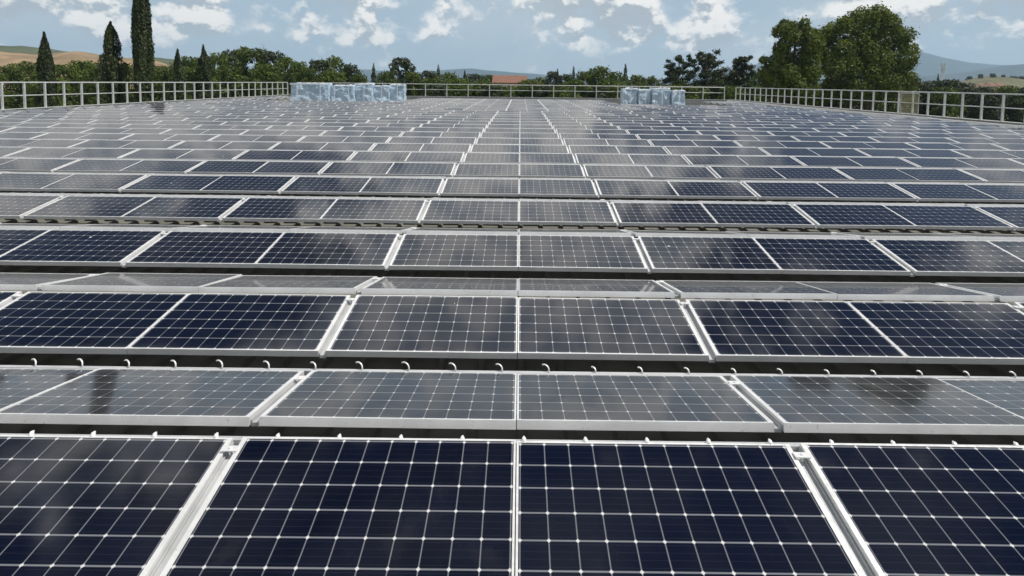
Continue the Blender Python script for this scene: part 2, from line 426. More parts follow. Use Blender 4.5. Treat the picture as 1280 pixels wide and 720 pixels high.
for k in range(NT):
    for side, (y0, d0, y1, d1) in enumerate(tent(k)):
        sh = 0.62 if y0 > 45.5 else 0.0
        for c in range(-22, 22):
            x = panel_w(c) + sh
            if not allowed(x, y0): continue
            cs = [(x, y0, zd(d0)), (x + PWID, y0, zd(d0)), (x + PWID, y1, zd(d1)), (x, y1, zd(d1))]
            ps = [project(q) for q in cs]
            area = 0.0
            if all(ps):
                # clip crudely: sample the quad and count what is inside the picture
                tot = 0.5 * sum(ps[i][0] * -ps[(i+1) % 4][1] + ps[(i+1) % 4][0] * ps[i][1] for i in range(4))
                if tot > 0:
                    ins = 0
                    for a in range(12):
                        for b_ in range(12):
                            u, v = (a + .5) / 12, (b_ + .5) / 12
                            qx = [(1-u)*(1-v)*ps[0][i] + u*(1-v)*ps[1][i] + u*v*ps[2][i] + (1-u)*v*ps[3][i] for i in (0, 1)]
                            ins += 0 <= qx[0] <= 1280 and 0 <= qx[1] <= 720
                    area = tot * ins / 144
            if side == 1 and k > 3: area = 0.0
            cand.append((area, k, side, c, x, (y0, d0, y1, d1)))
order = sorted(cand, key=lambda q: -q[0])
single = [q for q in order[:300] if q[0] > 0]
rest = order[len(single):]
single.sort(key=lambda q: (q[1], q[2], q[3]))
meshes = {}; random.seed(11)
rowno = {0: 0, 1: 0}
for area, k, side, c, x, (y0, d0, y1, d1) in single:
    H = round(math.hypot(y1 - y0, d1 - d0), 4)
    H = (H, side, -1 if c % 2 else 1)
    if H not in meshes: meshes[H] = make_panel(H[0], SKY_GREY if side else CELLS, H[2])
    r = empty('solar_panel', (x + PWID / 2, y0, zd(d0)))
    r.rotation_euler = (math.atan2(d0 - d1, y1 - y0) + random.gauss(0, 0.0040), random.gauss(0, 0.0030), 0)
    for nm, me in zip(('frame', 'glass', 'backsheet'), meshes[H]): link(nm, me, r)
    n = c if c >= 0 else -c - 1
    sd = 'right' if c >= 0 else 'left'
    if side == 0:
        row = 'the front row sloping towards us' if k == 0 else 'the %s row sloping towards us' % ORD[k]
        lab = '%s blue panel, %s %s of the centre seam, in %s' % ('dark' if k < 3 else 'slate', ORD[n], sd, row)
    else:
        lab = 'grey reflecting panel, %s %s of the centre seam, in %s row sloping away' % (ORD[n], sd, 'the ' + ORD[k])
    tag(r, lab, 'solar panel', 'solar panels in rows on the roof')
# the rest of the array: past the 300 that show largest, one object
fm = MB(); gms = (MB(), MB())
for area, k, side, c, x, (y0, d0, y1, d1) in rest:
    ex = Vector((1, 0, 0)); ey = Vector((0, y1 - y0, d0 - d1)); H = ey.length; ey.normalize(); ez = ex.cross(ey)
    ey = (ey + ez * random.gauss(0, 0.0055)).normalized(); ex = (ex + ez * random.gauss(0, 0.003)).normalized(); ez = ex.cross(ey).normalized()
    gm = gms[side]; o0 = Vector((x, y0, zd(d0)))
    P = lambda u, v, w_: o0 + ex * u + ey * v + ez * w_
    fm.hexa([P(0,0,-TH), P(PWID,0,-TH), P(PWID,H,-TH), P(0,H,-TH), P(0,0,0), P(PWID,0,0), P(PWID,H,0), P(0,H,0)])
    ll, lr = (LW, LN) if c % 2 else (LN, LW)
    i = gm.quad(P(ll,LN,0.002), P(PWID-lr,LN,0.002), P(PWID-lr,H-LN,0.002), P(ll,H-LN,0.002))
    e = 0.06; uo = 16 * (c + 30); vo = 16 * (k * 2 + side)
    gm.uv[i] = [(uo - e, vo - e), (uo + 11 + e, vo - e), (uo + 11 + e, vo + 6 + e), (uo - e, vo + 6 + e)]
far = tag(empty('solar_panel_field', (0, 40, zd(2.6))), 'hundreds of small far panels filling the roof up to the railings', 'solar panels', kind='stuff')
for nm, m_, b_ in (('frame', ALU, fm), ('glass', CELLS, gms[0]), ('glass', SKY_GREY, gms[1])):
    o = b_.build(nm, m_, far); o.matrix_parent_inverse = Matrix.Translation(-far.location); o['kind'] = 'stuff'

# mounting rails in the seams between pairs of panels, following the zigzag of the rows
for s_ in range(-8, 9):
    if s_ == 0: continue
    xs_ = (s_ - 0.5 * (1 if s_ > 0 else -1)) * PAIR
    if not (XL + 2 < xs_ < XR - 2): continue
    rt = empty('mounting_rail', (xs_, 2, zd(2.6)))
    mb = MB(); cl = MB()
    for k in range(15):
        for (y0, d0, y1, d1) in tent(k):
            dx = 0.029
            for (a, b_, dr, hh) in ((-dx, -dx + 0.006, 0.030, 0.05), (dx - 0.006, dx, 0.030, 0.05), (-dx + 0.006, dx - 0.006, 0.050, 0.028)):
                mb.hexa([(xs_+a, y0+0.015, zd(d0+dr+hh)), (xs_+b_, y0+0.015, zd(d0+dr+hh)), (xs_+b_, y1-0.01, zd(d1+dr+hh)), (xs_+a, y1-0.01, zd(d1+dr+hh)),
                         (xs_+a, y0+0.015, zd(d0+dr)), (xs_+b_, y0+0.015, zd(d0+dr)), (xs_+b_, y1-0.01, zd(d1+dr)), (xs_+a, y1-0.01, zd(d1+dr))])
            for tt in ((0.90,) if d1 < d0 else (0.80,)):
                if k > 3: continue
                yy = y0 + (y1 - y0) * tt; dd = d0 + (d1 - d0) * tt
                c_ = MB()
                c_.box((xs_-0.05, yy-0.025, zd(dd-0.004)), (xs_+0.05, yy+0.025, zd(dd-0.010)))
                c_.tube([(xs_, yy, zd(dd+0.03)), (xs_, yy, zd(dd-0.018))], 0.011, 6)
                o = c_.build('clamp', ALU, rt); o.matrix_parent_inverse = Matrix.Translation(-rt.location)
    o = mb.build('rail', RAILM, rt); o.matrix_parent_inverse = Matrix.Translation(-rt.location)
    n = abs(s_) - 1
    tag(rt, 'grey channel rail in the %s wide seam %s of the centre seam' % (ORD[n], 'left' if s_ < 0 else 'right'), 'rail', 'mounting rails between the panel pairs')

# cross purlins with their white clips, seen in the gaps of the two nearest tents
def purlin(y, d, pitch, x0, x1, style, label):
    t_ = empty('cross_purlin', (0, y, zd(d)))
    def put(b_, nm, m_, sm=False):
        o = b_.build(nm, m_, t_, sm); o.matrix_parent_inverse = Matrix.Translation(-t_.location); return o
    mb = MB(); mb.box((x0, y - 0.02, zd(d + 0.05)), (x1, y + 0.02, zd(d))); put(mb, 'beam', RAILM)
    x = x0 + 0.1
    while x < x1:
        c_ = MB()
        if style == 'hook':
            sc = (0.85 if x < 0.4 else 0.48) * random.uniform(0.82, 1.1)
            pts = [(x, y, zd(d))]
            for a in range(0, 7):
                an = rad(15 * a)
                pts.append((x - 0.052 * sc * (1 - math.cos(an)), y + 0.004 * a, zd(d) + 0.02 + 0.05 * sc * math.sin(an)))
            pts.append((pts[-1][0] - 0.022 * sc, pts[-1][1], pts[-1][2] - 0.004))
            c_.tube(pts, 0.0068, 7)
            put(c_, 'clip', ALU, True)
        else:
            c_.tube([(x, y - 0.014, zd(d + 0.002)), (x, y - 0.013, zd(d) + 0.018), (x, y - 0.006, zd(d) + 0.027), (x, y + 0.008, zd(d) + 0.030)], [0.016, 0.017, 0.013, 0.005], 10)
            put(c_, 'clip', ALU, True)
        x += pitch
    tag(t_, label, 'rail')
purlin(3.492, 2.364, 0.405, -4.1, 4.0, 'bump', 'cross rail with white clip heads just behind the front row')
purlin(4.735, 2.565, 0.414, -5.2, 5.1, 'hook', 'cross rail with curved white clips in the gap before the second facing row')

# ------------------------------------------------------------------ railings
RT = zd(0.43); RB = PARZ + 0.03
def railing(p0, p1, n, label, step_mid=0.5, post=0.08, skip=()):
    p0, p1 = Vector(p0), Vector(p1); d = (p1 - p0); L = d.length; d.normalize(); s_ = Vector((-d.y, d.x, 0))
    r = empty('railing', (p0.x, p0.y, RB))
    def put(b_, nm):
        o = b_.build(nm, GALV, r); o.matrix_parent_inverse = Matrix.Translation(-r.location); return o
    for i in range(n + 1):
        q = p0 + d * (L * i / n)
        b_ = MB(); h = post * 0.75
        b_.hexa([q - d*h - s_*h + Vector((0,0,RB)), q + d*h - s_*h + Vector((0,0,RB)), q + d*h + s_*h + Vector((0,0,RB)), q - d*h + s_*h + Vector((0,0,RB)),
                 q - d*h - s_*h + Vector((0,0,RT-0.03)), q + d*h - s_*h + Vector((0,0,RT-0.03)), q + d*h + s_*h + Vector((0,0,RT-0.03)), q - d*h + s_*h + Vector((0,0,RT-0.03))])
        b_.box((q.x-0.09, q.y-0.09, RB), (q.x+0.09, q.y+0.09, RB+0.015))
        put(b_, 'post')
    zm = RB + (RT - RB) * step_mid
    b_ = MB(); b_.tube([p0 + Vector((0,0,RT)), p1 + Vector((0,0,RT))], 0.055, 8); put(b_, 'top_rail')
    b_ = MB(); b_.tube([p0 + Vector((0,0,zm)) + s_*0.062, p1 + Vector((0,0,zm)) + s_*0.062], 0.042, 8); put(b_, 'mid_rail')
    return tag(r, label, 'railing', 'galvanised railings round the roof')
railing((XL, 39.4 - 1.795 * 8, 0), (XL, 39.4 + 1.795 * 27, 0), 35, 'galvanised two bar railing along the left roof edge before the cypresses')
railing((XR, 38.87 - 1.79 * 8, 0), (XR, 38.87 + 1.79 * 27, 0), 35, 'galvanised two bar railing along the right roof edge below the big tree')
railing((XL + 1.5, YE, 0), (XR - 1.5, YE, 0), 20, 'galvanised two bar railing across the far end of the roof', 0.55)
# light mesh gate leaning on the right railing
gt = tag(empty('mesh_gate', (XR - 0.16, 48, RB)), 'pale fine mesh gate panel fixed against the right railing', 'gate')
mb = MB(); gy0, gy1 = 46.9, 49.1
for yy in (gy0, gy1): mb.tube([(XR-0.16, yy, RB), (XR-0.16, yy, RT-0.1)], 0.03, 6)
for z_ in (RB+0.06, RT-0.12): mb.tube([(XR-0.16, gy0, z_), (XR-0.16, gy1, z_)], 0.03, 6)
o = mb.build('gate_frame', GALV, gt); o.matrix_parent_inverse = Matrix.Translation(-gt.location)
mb = MB()
for i in range(1, 16): mb.tube([(XR-0.16, gy0+(gy1-gy0)*i/16, RB+0.06), (XR-0.16, gy0+(gy1-gy0)*i/16, RT-0.12)], 0.011, 5)
for i in range(1, 12): mb.tube([(XR-0.14, gy0, RB+(RT-RB)*i/12), (XR-0.14, gy1, RB+(RT-RB)*i/12)], 0.011, 5)
YEL = simple('yellowed_mesh', (0.50, 0.48, 0.30), (0.40, 0.38, 0.24), 5.0, 0.6)
o = mb.build('mesh_panel', YEL, gt); o.matrix_parent_inverse = Matrix.Translation(-gt.location)
# cable trays along the right edge
mb = MB(); random.seed(4)
yy = 22.0
for i in range(16):
    y2 = yy + random.uniform(3.2, 6.0); xx = XR - 2.15 + random.uniform(-0.07, 0.07)
    mb.box((xx - 0.09, yy, zd(2.62)), (xx + 0.09, min(y2, 85) - 0.05, zd(2.38) + random.uniform(-0.02, 0.02))); yy = y2
    if yy > 80: break
tag(mb.build('cable_tray', WHITEM), 'white cable tray running along the foot of the right railing', 'cable tray')

# ------------------------------------------------------------------ pallets of film-wrapped panels at the far corners
def film_mat():
    m, t, b = mat('blue_stretch_film')
    g = N(t, 'ShaderNodeTexCoord')
    mp = N(t, 'ShaderNodeMapping'); mp.inputs['Scale'].default_value = (0.35, 0.35, 3.2); t.links.new(g.outputs['Object'], mp.inputs[0])
    f = NOISE(t, mp.outputs[0], 1.5, 6, 0.62, 0.8); f2 = NOISE(t, mp.outputs[0], 4.5, 4, 0.6, 1.2)
    c = MIX(t, MR(t, f, 0.36, 0.6), (0.33, 0.50, 0.66), (0.52, 0.65, 0.76))
    c = MIX(t, MR(t, f2, 0.54, 0.66, 0, 0.8), c, (0.80, 0.84, 0.88))
    t.links.new(c, b.inputs['Base Color']); b.inputs['Roughness'].default_value = 0.28
    b.inputs['Transmission Weight'].default_value = 0.0
    bn = N(t, 'ShaderNodeBump'); bn.inputs['Strength'].default_value = 0.8; bn.inputs['Distance'].default_value = 0.15
    t.links.new(f2, bn.inputs['Height']); t.links.new(bn.outputs[0], b.inputs['Normal'])
    return m
FILM = film_mat()
WOOD = simple('pallet_wood', (0.42, 0.33, 0.22), (0.30, 0.23, 0.15), 3.0, 0.85)
WHITEFILM = simple('white_film', (0.80, 0.82, 0.85), (0.62, 0.68, 0.75), 3.0, 0.35, 0, 0.6, 4)
def wrapped(x0, x1, ytop, ybot, depth, label, seed):
    depth *= KD
    a = at(x0, ybot, depth); b_ = at(x1, ybot, depth); top = at((x0+x1)/2, ytop, depth).z
    wx = (b_.x - a.x); dp = 1.6; z0 = DECKZ + 0.065
    t_ = empty('wrapped_pallet', ((a.x + b_.x) / 2, depth + dp / 2, z0))
    def put(bb, nm, m_, sm=False): return bb.build(nm, m_, t_, sm)
    mb = MB(); hw = wx / 2
    for yy in (-0.7, 0.0, 0.7):
        mb.box((-hw, yy - 0.06, 0), (hw, yy + 0.06, 0.11))
    n = max(4, int(wx / 0.2))
    for i in range(n):
        xx = -hw + wx * (i + 0.1) / n; mb.box((xx, -0.8, 0.112), (xx + wx / n * 0.75, 0.8, 0.14))
    put(mb, 'pallet', WOOD)
    h = top - z0
    bm = bmesh.new(); bmesh.ops.create_cube(bm, size=1.0)
    bmesh.ops.subdivide_edges(bm, edges=bm.edges[:], cuts=13, use_grid_fill=True)
    for v in bm.verts:
        p = Vector((v.co.x * wx * 0.98, v.co.y * dp, (v.co.z + 0.5) * (h - 0.15) + 0.143))
        q = p * 1.5 + Vector((seed * 7.3, 0, 0))
        nn = Vector((noise.noise(q), noise.noise(q + Vector((9, 0, 0))), noise.noise(q + Vector((0, 9, 0)))))
        fz = max(0.0, min(1.0, (p.z - 0.143) / 0.4))
        p += Vector((nn.x * 0.10, nn.y * 0.16, nn.z * 0.16 * fz)); v.co = p
    me = bpy.data.meshes.new('wrapped_load'); bm.to_mesh(me); bm.free(); me.materials.append(FILM)
    link('wrapped_load', me, t_)
    # loose white tail of film round the foot and over the top edge
    mb = MB()
    for zz_, am in ((0.2, 0.1), (h - 0.05, 0.14)):
        mb = MB(); m_ = 24; pv_ = []
        for i in range(m_ + 1):
            xx = -hw * 1.0 + wx * i / m_
            e_ = noise.noise(Vector((xx * 2.1, seed * 3.1, zz_)))
            pv_.append(((xx, -dp / 2 - 0.13 - 0.04 * e_, zz_ - 0.10 + am * e_), (xx, -dp / 2 - 0.11 + 0.05 * e_, zz_ + 0.07 + am * e_)))
        for i in range(m_):
            (a0, a1), (b0, b1) = pv_[i], pv_[i + 1]
            bk = Vector((0, 0.02, 0))
            mb.hexa([Vector(a0), Vector(b0), Vector(b0)+bk, Vector(a0)+bk, Vector(a1), Vector(b1), Vector(b1)+bk, Vector(a1)+bk])
        put(mb, 'film_tail', WHITEFILM)
    for u in ((-0.62, 0.58) if wx > 2.4 else (0.1,)):
        mb = MB(); xx = hw * u; mb.box((xx - 0.05, -dp / 2 - 0.17, 0.16), (xx + 0.05, -dp / 2 - 0.135, h + 0.05)); mb.box((xx - 0.05, -dp / 2 - 0.134, h + 0.02), (xx + 0.05, dp / 2, h + 0.05))
        put(mb, 'strap', WHITEFILM)
    tag(t_, label, 'pallet', 'film wrapped pallets at the far end of the roof')
L5 = [(363,411,104.0,'widest blue film wrapped pallet, leftmost of the left group'), (413.5,442,106.5,'blue film wrapped pallet right of the widest one in the left group'),
      (444,465,104.5,'middle blue film wrapped pallet of the left group'), (467,486,107,'blue film wrapped pallet, second from right in the left group'),
      (487.5,505,105.5,'smaller blue film wrapped pallet at the right end of the left group')]
for i, (a, b_, c_, l) in enumerate(L5): wrapped(a, b_, c_, 128, 57.0 + i * 0.7, l, i + 1)
R4 = [(778,796,110.5,'blue film wrapped pallet, leftmost of the right group'), (798.5,813,112,'narrow blue wrapped pallet, second from left in the right group'),
      (815,837,110,'broad blue wrapped pallet, second from right in the right group'), (840,856,113,'whitish blue wrapped pallet at the right end of the right group')]
for i, (a, b_, c_, l) in enumerate(R4): wrapped(a, b_, c_, 129, 58.0 - i * 0.4, l, i + 11)
# long white foil roll on the walkway before the left group
mb = MB(); p, q = at(345, 133, 62.8), at(380, 132.5, 62.8)
mb.tube([(p.x, 62.8, DECKZ + 0.19), (p.x + 0.8, 62.8, DECKZ + 0.19), (q.x, 62.8, DECKZ + 0.19)], 0.12, 10)
tag(mb.build('foil_roll', WHITEFILM, None, True), 'long white roll lying on the walkway before the left wrapped pallets', 'roll')

# ------------------------------------------------------------------ trees
def leaf_mesh(name, C, S, rng, m, up=0.0, stretch=1.0, outward=None):
    n = len(C)
    a = rng.normal(size=(n, 3)); a /= np.linalg.norm(a, axis=1, keepdims=True)
    if up: a[:, 2] += up; a /= np.linalg.norm(a, axis=1, keepdims=True)
    b = rng.normal(size=(n, 3))
    if outward is not None: b = b * 0.8 + 0  # leaf plane still random, tilted out below
    if outward is not None:
        nr = outward / (np.linalg.norm(outward, axis=1, keepdims=True) + 1e-6) + rng.normal(size=(n, 3)) * 0.55
        a -= nr * np.sum(a * nr, axis=1, keepdims=True) / np.sum(nr * nr, axis=1, keepdims=True)
        a /= np.linalg.norm(a, axis=1, keepdims=True)
        b = np.cross(nr, a)
    else:
        b -= a * np.sum(a * b, axis=1, keepdims=True)
    b /= np.linalg.norm(b, axis=1, keepdims=True)
    S = S[:, None]
    u = a * S * stretch; v = b * S * 0.62
    q = np.stack([C - u * 0.5, C + v * 0.5 - u * 0.1, C + u * 0.5, C - v * 0.5 - u * 0.1], axis=1).reshape(-1, 3)
    me = bpy.data.meshes.new(name)
    me.vertices.add(4 * n); me.vertices.foreach_set('co', q.astype(np.float32).ravel())
    me.loops.add(4 * n); me.loops.foreach_set('vertex_index', np.arange(4 * n, dtype=np.int32))
    me.polygons.add(n); me.polygons.foreach_set('loop_start', np.arange(0, 4 * n, 4, dtype=np.int32))
    me.materials.append(m); me.update(calc_edges=True)
    return me
def blob_leaves(blobs, per, leaf, rng, shell=0.55):
    """blobs: list of (center, radii); leaves spread through the outer part of each uneven clump"""
    C, O, S = [], [], []
    tot = sum(r[0] * r[1] + r[0] * r[2] + r[1] * r[2] for _, r in blobs)
    for c, r in blobs:
        n = max(30, int(per * (r[0] * r[1] + r[0] * r[2] + r[1] * r[2]) / tot))
        d = rng.normal(size=(n, 3)); d /= np.linalg.norm(d, axis=1, keepdims=True)
        # lobes
        k = rng.normal(size=(7, 3)); k /= np.linalg.norm(k, axis=1, keepdims=True)
        lob = np.max(d @ k.T, axis=1)
        rr = (shell + (1 - shell) * rng.random(n) ** 0.6) * (0.66 + 0.42 * lob) * np.where(rng.random(n) < 0.14, 1.0 + 0.45 * rng.random(n), 1.0)
        C.append(np.array(c) + d * rr[:, None] * np.array(r)); O.append(d + np.array([0, 0, 0.35])); S.append(leaf * (0.6 + 0.8 * rng.random(n)))
    return np.concatenate(C), np.concatenate(O), np.concatenate(S)
def trunk_mesh(H, r, limbs, rng, lean=0.0):
    mb = MB(); n = 7
    pts = [(lean * (i / n) ** 2 + rng.normal() * 0.04 * H / 12, rng.normal() * 0.04 * H / 12, H * i / n) for i in range(n + 1)]
    pts[0] = (0, 0, -0.3)
    mb.tube(pts, [r * (1.35 if i == 0 else 1 - 0.85 * i / n) for i in range(n + 1)], 8)
    for z0, end, lr in limbs:
        i = min(n, max(1, int(round(z0 / H * n)))); s0 = Vector(pts[i]); e = Vector(end); m_ = (s0 + e) / 2 + Vector((0, 0, -0.06 * (e - s0).length))
        mb.tube([s0, m_, e], [lr, lr * 0.7, lr * 0.25], 6)
    return mb.mesh('trunk', BARK, True)
def put_tree(name, crown, trunk, loc, scale, rz, label, cat='tree', group=None):
    r = empty(name, loc, rz); r.scale = scale
    link('trunk', trunk, r); link('crown', crown, r)
    return tag(r, label, cat, group)

def cypress(x, ytop, wpx, depth, label, seed, ragged=0.20, n=14000, prof=None, leaf=0.27, name='cypress_tree'):
    depth *= KD
    rng = np.random.default_rng(seed)
    top = at(x, ytop, depth); H = top.z; R = wpx / F * depth / 2
    prof = prof or [(0, 0.62), (0.12, 0.85), (0.3, 1.0), (0.5, 0.94), (0.7, 0.72), (0.85, 0.42), (0.95, 0.16), (1.0, 0.02)]
    t_ = rng.random(n) ** 0.9
    rr = np.interp(t_, [p[0] for p in prof], [p[1] for p in prof]) * R
    an = rng.random(n) * 2 * math.pi
    # upright plumes: the outline bulges where a plume is
    K = 46; kt = rng.random(K); ka = rng.random(K) * 2 * math.pi; kh = 0.05 + 0.05 * rng.random(K)
    da = np.abs((an[:, None] - ka[None] + math.pi) % (2 * math.pi) - math.pi)
    dt = (t_[:, None] - kt[None])
    bump = np.max(np.exp(-(da / 0.38) ** 2) * np.where(dt < 0, np.exp(-(dt / (kh * 2.2)) ** 2), np.exp(-(dt / (kh * 0.5)) ** 2)), axis=1)
    rad_ = rr * (1 - ragged * 1.3 + ragged * 2.6 * bump) * (0.62 + 0.38 * rng.random(n) ** 0.5)
    rad_ = rad_ * np.where(rng.random(n) < 0.04, 1.0 + 0.18 * rng.random(n), 1.0)
    C = np.stack([np.cos(an) * rad_, np.sin(an) * rad_, 0.5 + t_ * (H - 0.5)], axis=1)
    O = np.stack([np.cos(an), np.sin(an), 0.35 + 0 * an], axis=1)
    S = leaf * (0.6 + 0.8 * rng.random(n))
    crown = leaf_mesh('crown', C, S, rng, L_CYP, up=2.2, stretch=1.9, outward=O)
    put_tree(name, crown, trunk_mesh(H * 0.9, R * 0.16 + 0.1, [], rng), (top.x, depth, 0), (1, 1, 1), 0, label, 'cypress', 'cypresses behind the left railing')
cypress(55, 41, 21, 74, 'pointed dark cypress, leftmost behind the left railing', 1)
cypress(138, 28, 26, 72, 'ragged dark cypress with side plumes, just left of the tallest cypress', 2, 0.42, 11000,
        [(0, 0.8), (0.3, 1.0), (0.5, 1.0), (0.62, 0.92), (0.75, 0.62), (0.88, 0.42), (0.96, 0.2), (1, 0.02)])
cypress(174, -52, 22, 72, 'tallest column shaped cypress reaching out of the top of the photo', 3, 0.12, 24000,
        [(0, 0.8), (0.2, 1.0), (0.45, 0.98), (0.7, 0.86), (0.88, 0.55), (1, 0.03)])
cypress(222, 62, 19, 84, 'small slim cypress right of the tallest cypress', 4, 0.24, 7000)
cypress(254, 57, 22, 86, 'pointed cypress before the wooded rise, rightmost on the left side', 5, 0.24, 8000)

# broadleaf variants, 12 m high, 9 m wide
def broad_variant(seed, H=12.0, R=4.6, nb=30, n=7000, leaf=0.46, m=L_BROAD, low=0.04):
    rng = np.random.default_rng(seed); blobs = []
    limbs = []
    for i in range(nb):
        t_ = low + (1 - low) * (i + 0.5) / nb
        env = math.sin(math.pi * min(1, max(0.02, (t_ * 0.86 + 0.12))) ** 1.1) ** 0.6
        an = i * 2.4 + rng.random(); rr = R * env * (0.35 + 0.5 * rng.random())
        br = R * (0.30 + 0.16 * rng.random()) * (1.05 - 0.35 * t_)
        c = (math.cos(an) * rr, math.sin(an) * rr, min(H - br * 0.75, H * t_))
        blobs.append((c, (br, br, br * 0.8)))
        if i % 3 == 0: limbs.append((min(H * 0.7, c[2] * 0.7), c, 0.11))
    C, O, S = blob_leaves(blobs, n, leaf, rng, 0.5)
    return leaf_mesh('crown', C, S, rng, m, outward=O), trunk_mesh(H * 0.75, 0.32, limbs, rng)
BV = [broad_variant(100 + i) for i in range(4)]
DV = [broad_variant(200 + i, 12, 4.2, 28, 7000, 0.46, L_DARK) for i in range(3)]
def conifer_variant(seed, H=12.0, R=2.6, n=4200):
    rng = np.random.default_rng(seed)
    t_ = 1 - rng.random(n) ** 0.55; an = rng.random(n) * 2 * math.pi
    lay = 0.72 + 0.28 * np.cos(t_ * 2 * math.pi * 9 + an * 2)
    rr = R * (1 - t_) ** 0.8 * lay * (0.5 + 0.5 * rng.random(n) ** 0.5) + 0.05
    C = np.stack([np.cos(an) * rr, np.sin(an) * rr, 0.6 + t_ * (H - 0.6)], axis=1)
    O = np.stack([np.cos(an), np.sin(an), 0.5 + 0 * an], axis=1)
    return leaf_mesh('crown', C, 0.34 * (0.6 + 0.8 * rng.random(n)), rng, L_DARK, outward=O), trunk_mesh(H * 0.95, 0.22, [], rng)
CV = [conifer_variant(300 + i) for i in range(2)]
def stand(kind, x, ytop, wpx, depth, label, group, seed):
    depth *= KD
    random.seed(seed)
    V = {'b': BV, 'd': DV, 'c': CV}[kind]; nomR = {'b': 4.9, 'd': 4.5, 'c': 2.5}[kind]
    cr, tr = V[seed % len(V)]
    top = at(x, ytop, depth); sx = wpx * (1.25 if kind != 'c' else 1.1) / F * depth / 2 / nomR; sz = top.z / 12.0
    put_tree({'b': 'broadleaf_tree', 'd': 'dark_tree', 'c': 'conifer_tree'}[kind], cr, tr, (top.x, depth, 0), (sx, sx * random.uniform(0.9, 1.1), sz), random.uniform(0, 6.28), label, 'tree', group)
KIND = {'b': 'bushy green tree', 'd': 'dark bushy tree', 'c': 'dark pointed conifer'}
def belt(rows, place, group, seed):
    cnt = {}
    tot = {}
    for r_ in rows: tot[r_[0]] = tot.get(r_[0], 0) + 1
    for i, (kd, x, y, wd, dp) in enumerate(sorted(rows, key=lambda q: q[1])):
        k = cnt[kd] = cnt.get(kd, 0) + 1
        lab = ('%s %s, %s from the left' % (KIND[kd], place, ORD[k - 1])) if tot[kd] > 1 else 'the one %s %s' % (KIND[kd], place)
        stand(kd, x, y, wd, dp, lab, group, seed + i)
belt([('b',-22,84,52,92),('b',12,82,48,98),('b',34,77,44,104),('b',80,80,52,100),('b',104,76,50,108),('b',122,81,40,96),('b',160,79,44,103),('b',198,81,40,98),('b',208,84,40,92),('b',60,86,44,90),('b',148,86,40,90)],
     'behind the left railing among the cypresses', 'trees behind the left railing', 10)
belt([('b',236,70,42,118),('b',272,66,46,122),('d',292,62,44,128),('b',316,59,52,126),('d',340,64,46,124),('b',357,71,40,120),('b',372,77,36,116),('b',330,80,52,104),('b',286,82,54,102),('b',242,84,44,98)],
     'in the wooded rise left of the pallets', 'trees in the wooded rise', 30)
belt([('d',398,74,44,112),('b',418,70,44,114),('d',437,80,34,110),('b',384,84,40,100),('b',412,88,48,96),('c',467,78,20,105),('b',449,93,34,98),('d',500,72,44,104),('b',484,88,32,98),('b',516,90,34,99)],
     'behind the left wrapped pallets', 'trees behind the left pallets', 50)
belt([('c',548,80,20,120),('d',534,88,30,112),('b',562,90,36,116),('c',581,87,18,118),('d',592,92,30,122),('b',608,93,34,126),('b',575,97,50,100),('b',540,97,44,98),('b',602,100,50,96)],
     'left of the red roofed farmhouse', 'trees left of the farmhouse', 70)
belt([('b',657,99,20,100),('b',676,96,32,124),('d',690,89,28,118),('c',697,85,15,115),('c',717,82,20,118),('d',708,92,30,112),('b',733,88,36,116),('b',752,83,42,116),('c',782,79,20,112),('b',770,89,34,110),('b',795,94,36,108),('b',815,95,34,106),('b',720,99,50,98),('b',762,99,52,98),('b',648,99,40,134),('b',665,100,44,98)],
     'between the farmhouse and the airy pines', 'trees right of the farmhouse', 90)
belt([('b',905,93,40,104),('b',930,90,40,100),('b',880,99,44,100),('b',850,100,44,98),('b',955,94,40,98),('d',990,96,50,96),('d',1040,98,60,96)],
     'below the airy pines and big tree', 'low trees below the airy pines', 110)
belt([('d',1152,102,34,112),('d',1168,100,36,116),('d',1190,99,40,118),('d',1206,103,32,114),('c',1173,91,12,120),('d',1232,108,40,110),('d',1262,110,44,108),('d',1290,109,40,110),('d',1320,108,50,104)],
     'behind the right railing by the mast', 'dark trees behind the right railing', 130)
belt([('b' if i % 3 else 'd', 545 + i * 23, 105.5 + (i * 7 % 5) * 0.6, 50, 91 + (i * 5 % 7)) for i in range(17)],
     'in the hedge row just beyond the far railing', 'hedge row beyond the far railing', 170)
belt([('d' if i % 3 else 'b', 948 + i * 26, 107 + (i * 5 % 4), 40, 92 + (i * 5 % 9)) for i in range(17)],
     'in the low row just beyond the right railing', 'low row beyond the right railing', 200)
# scattered trees up on the right hillside
for i, (x, y, wd) in enumerate([(1212,95,10),(1226,92.5,9),(1241,91.5,11),(1254,93.5,9),(1266,95,16),(1277,95,14)]):
    stand('d', x, y, wd, 500, 'tiny dark tree on the right hillside, %s from the left' % ORD[i], 'trees on the right hillside', 150 + i)

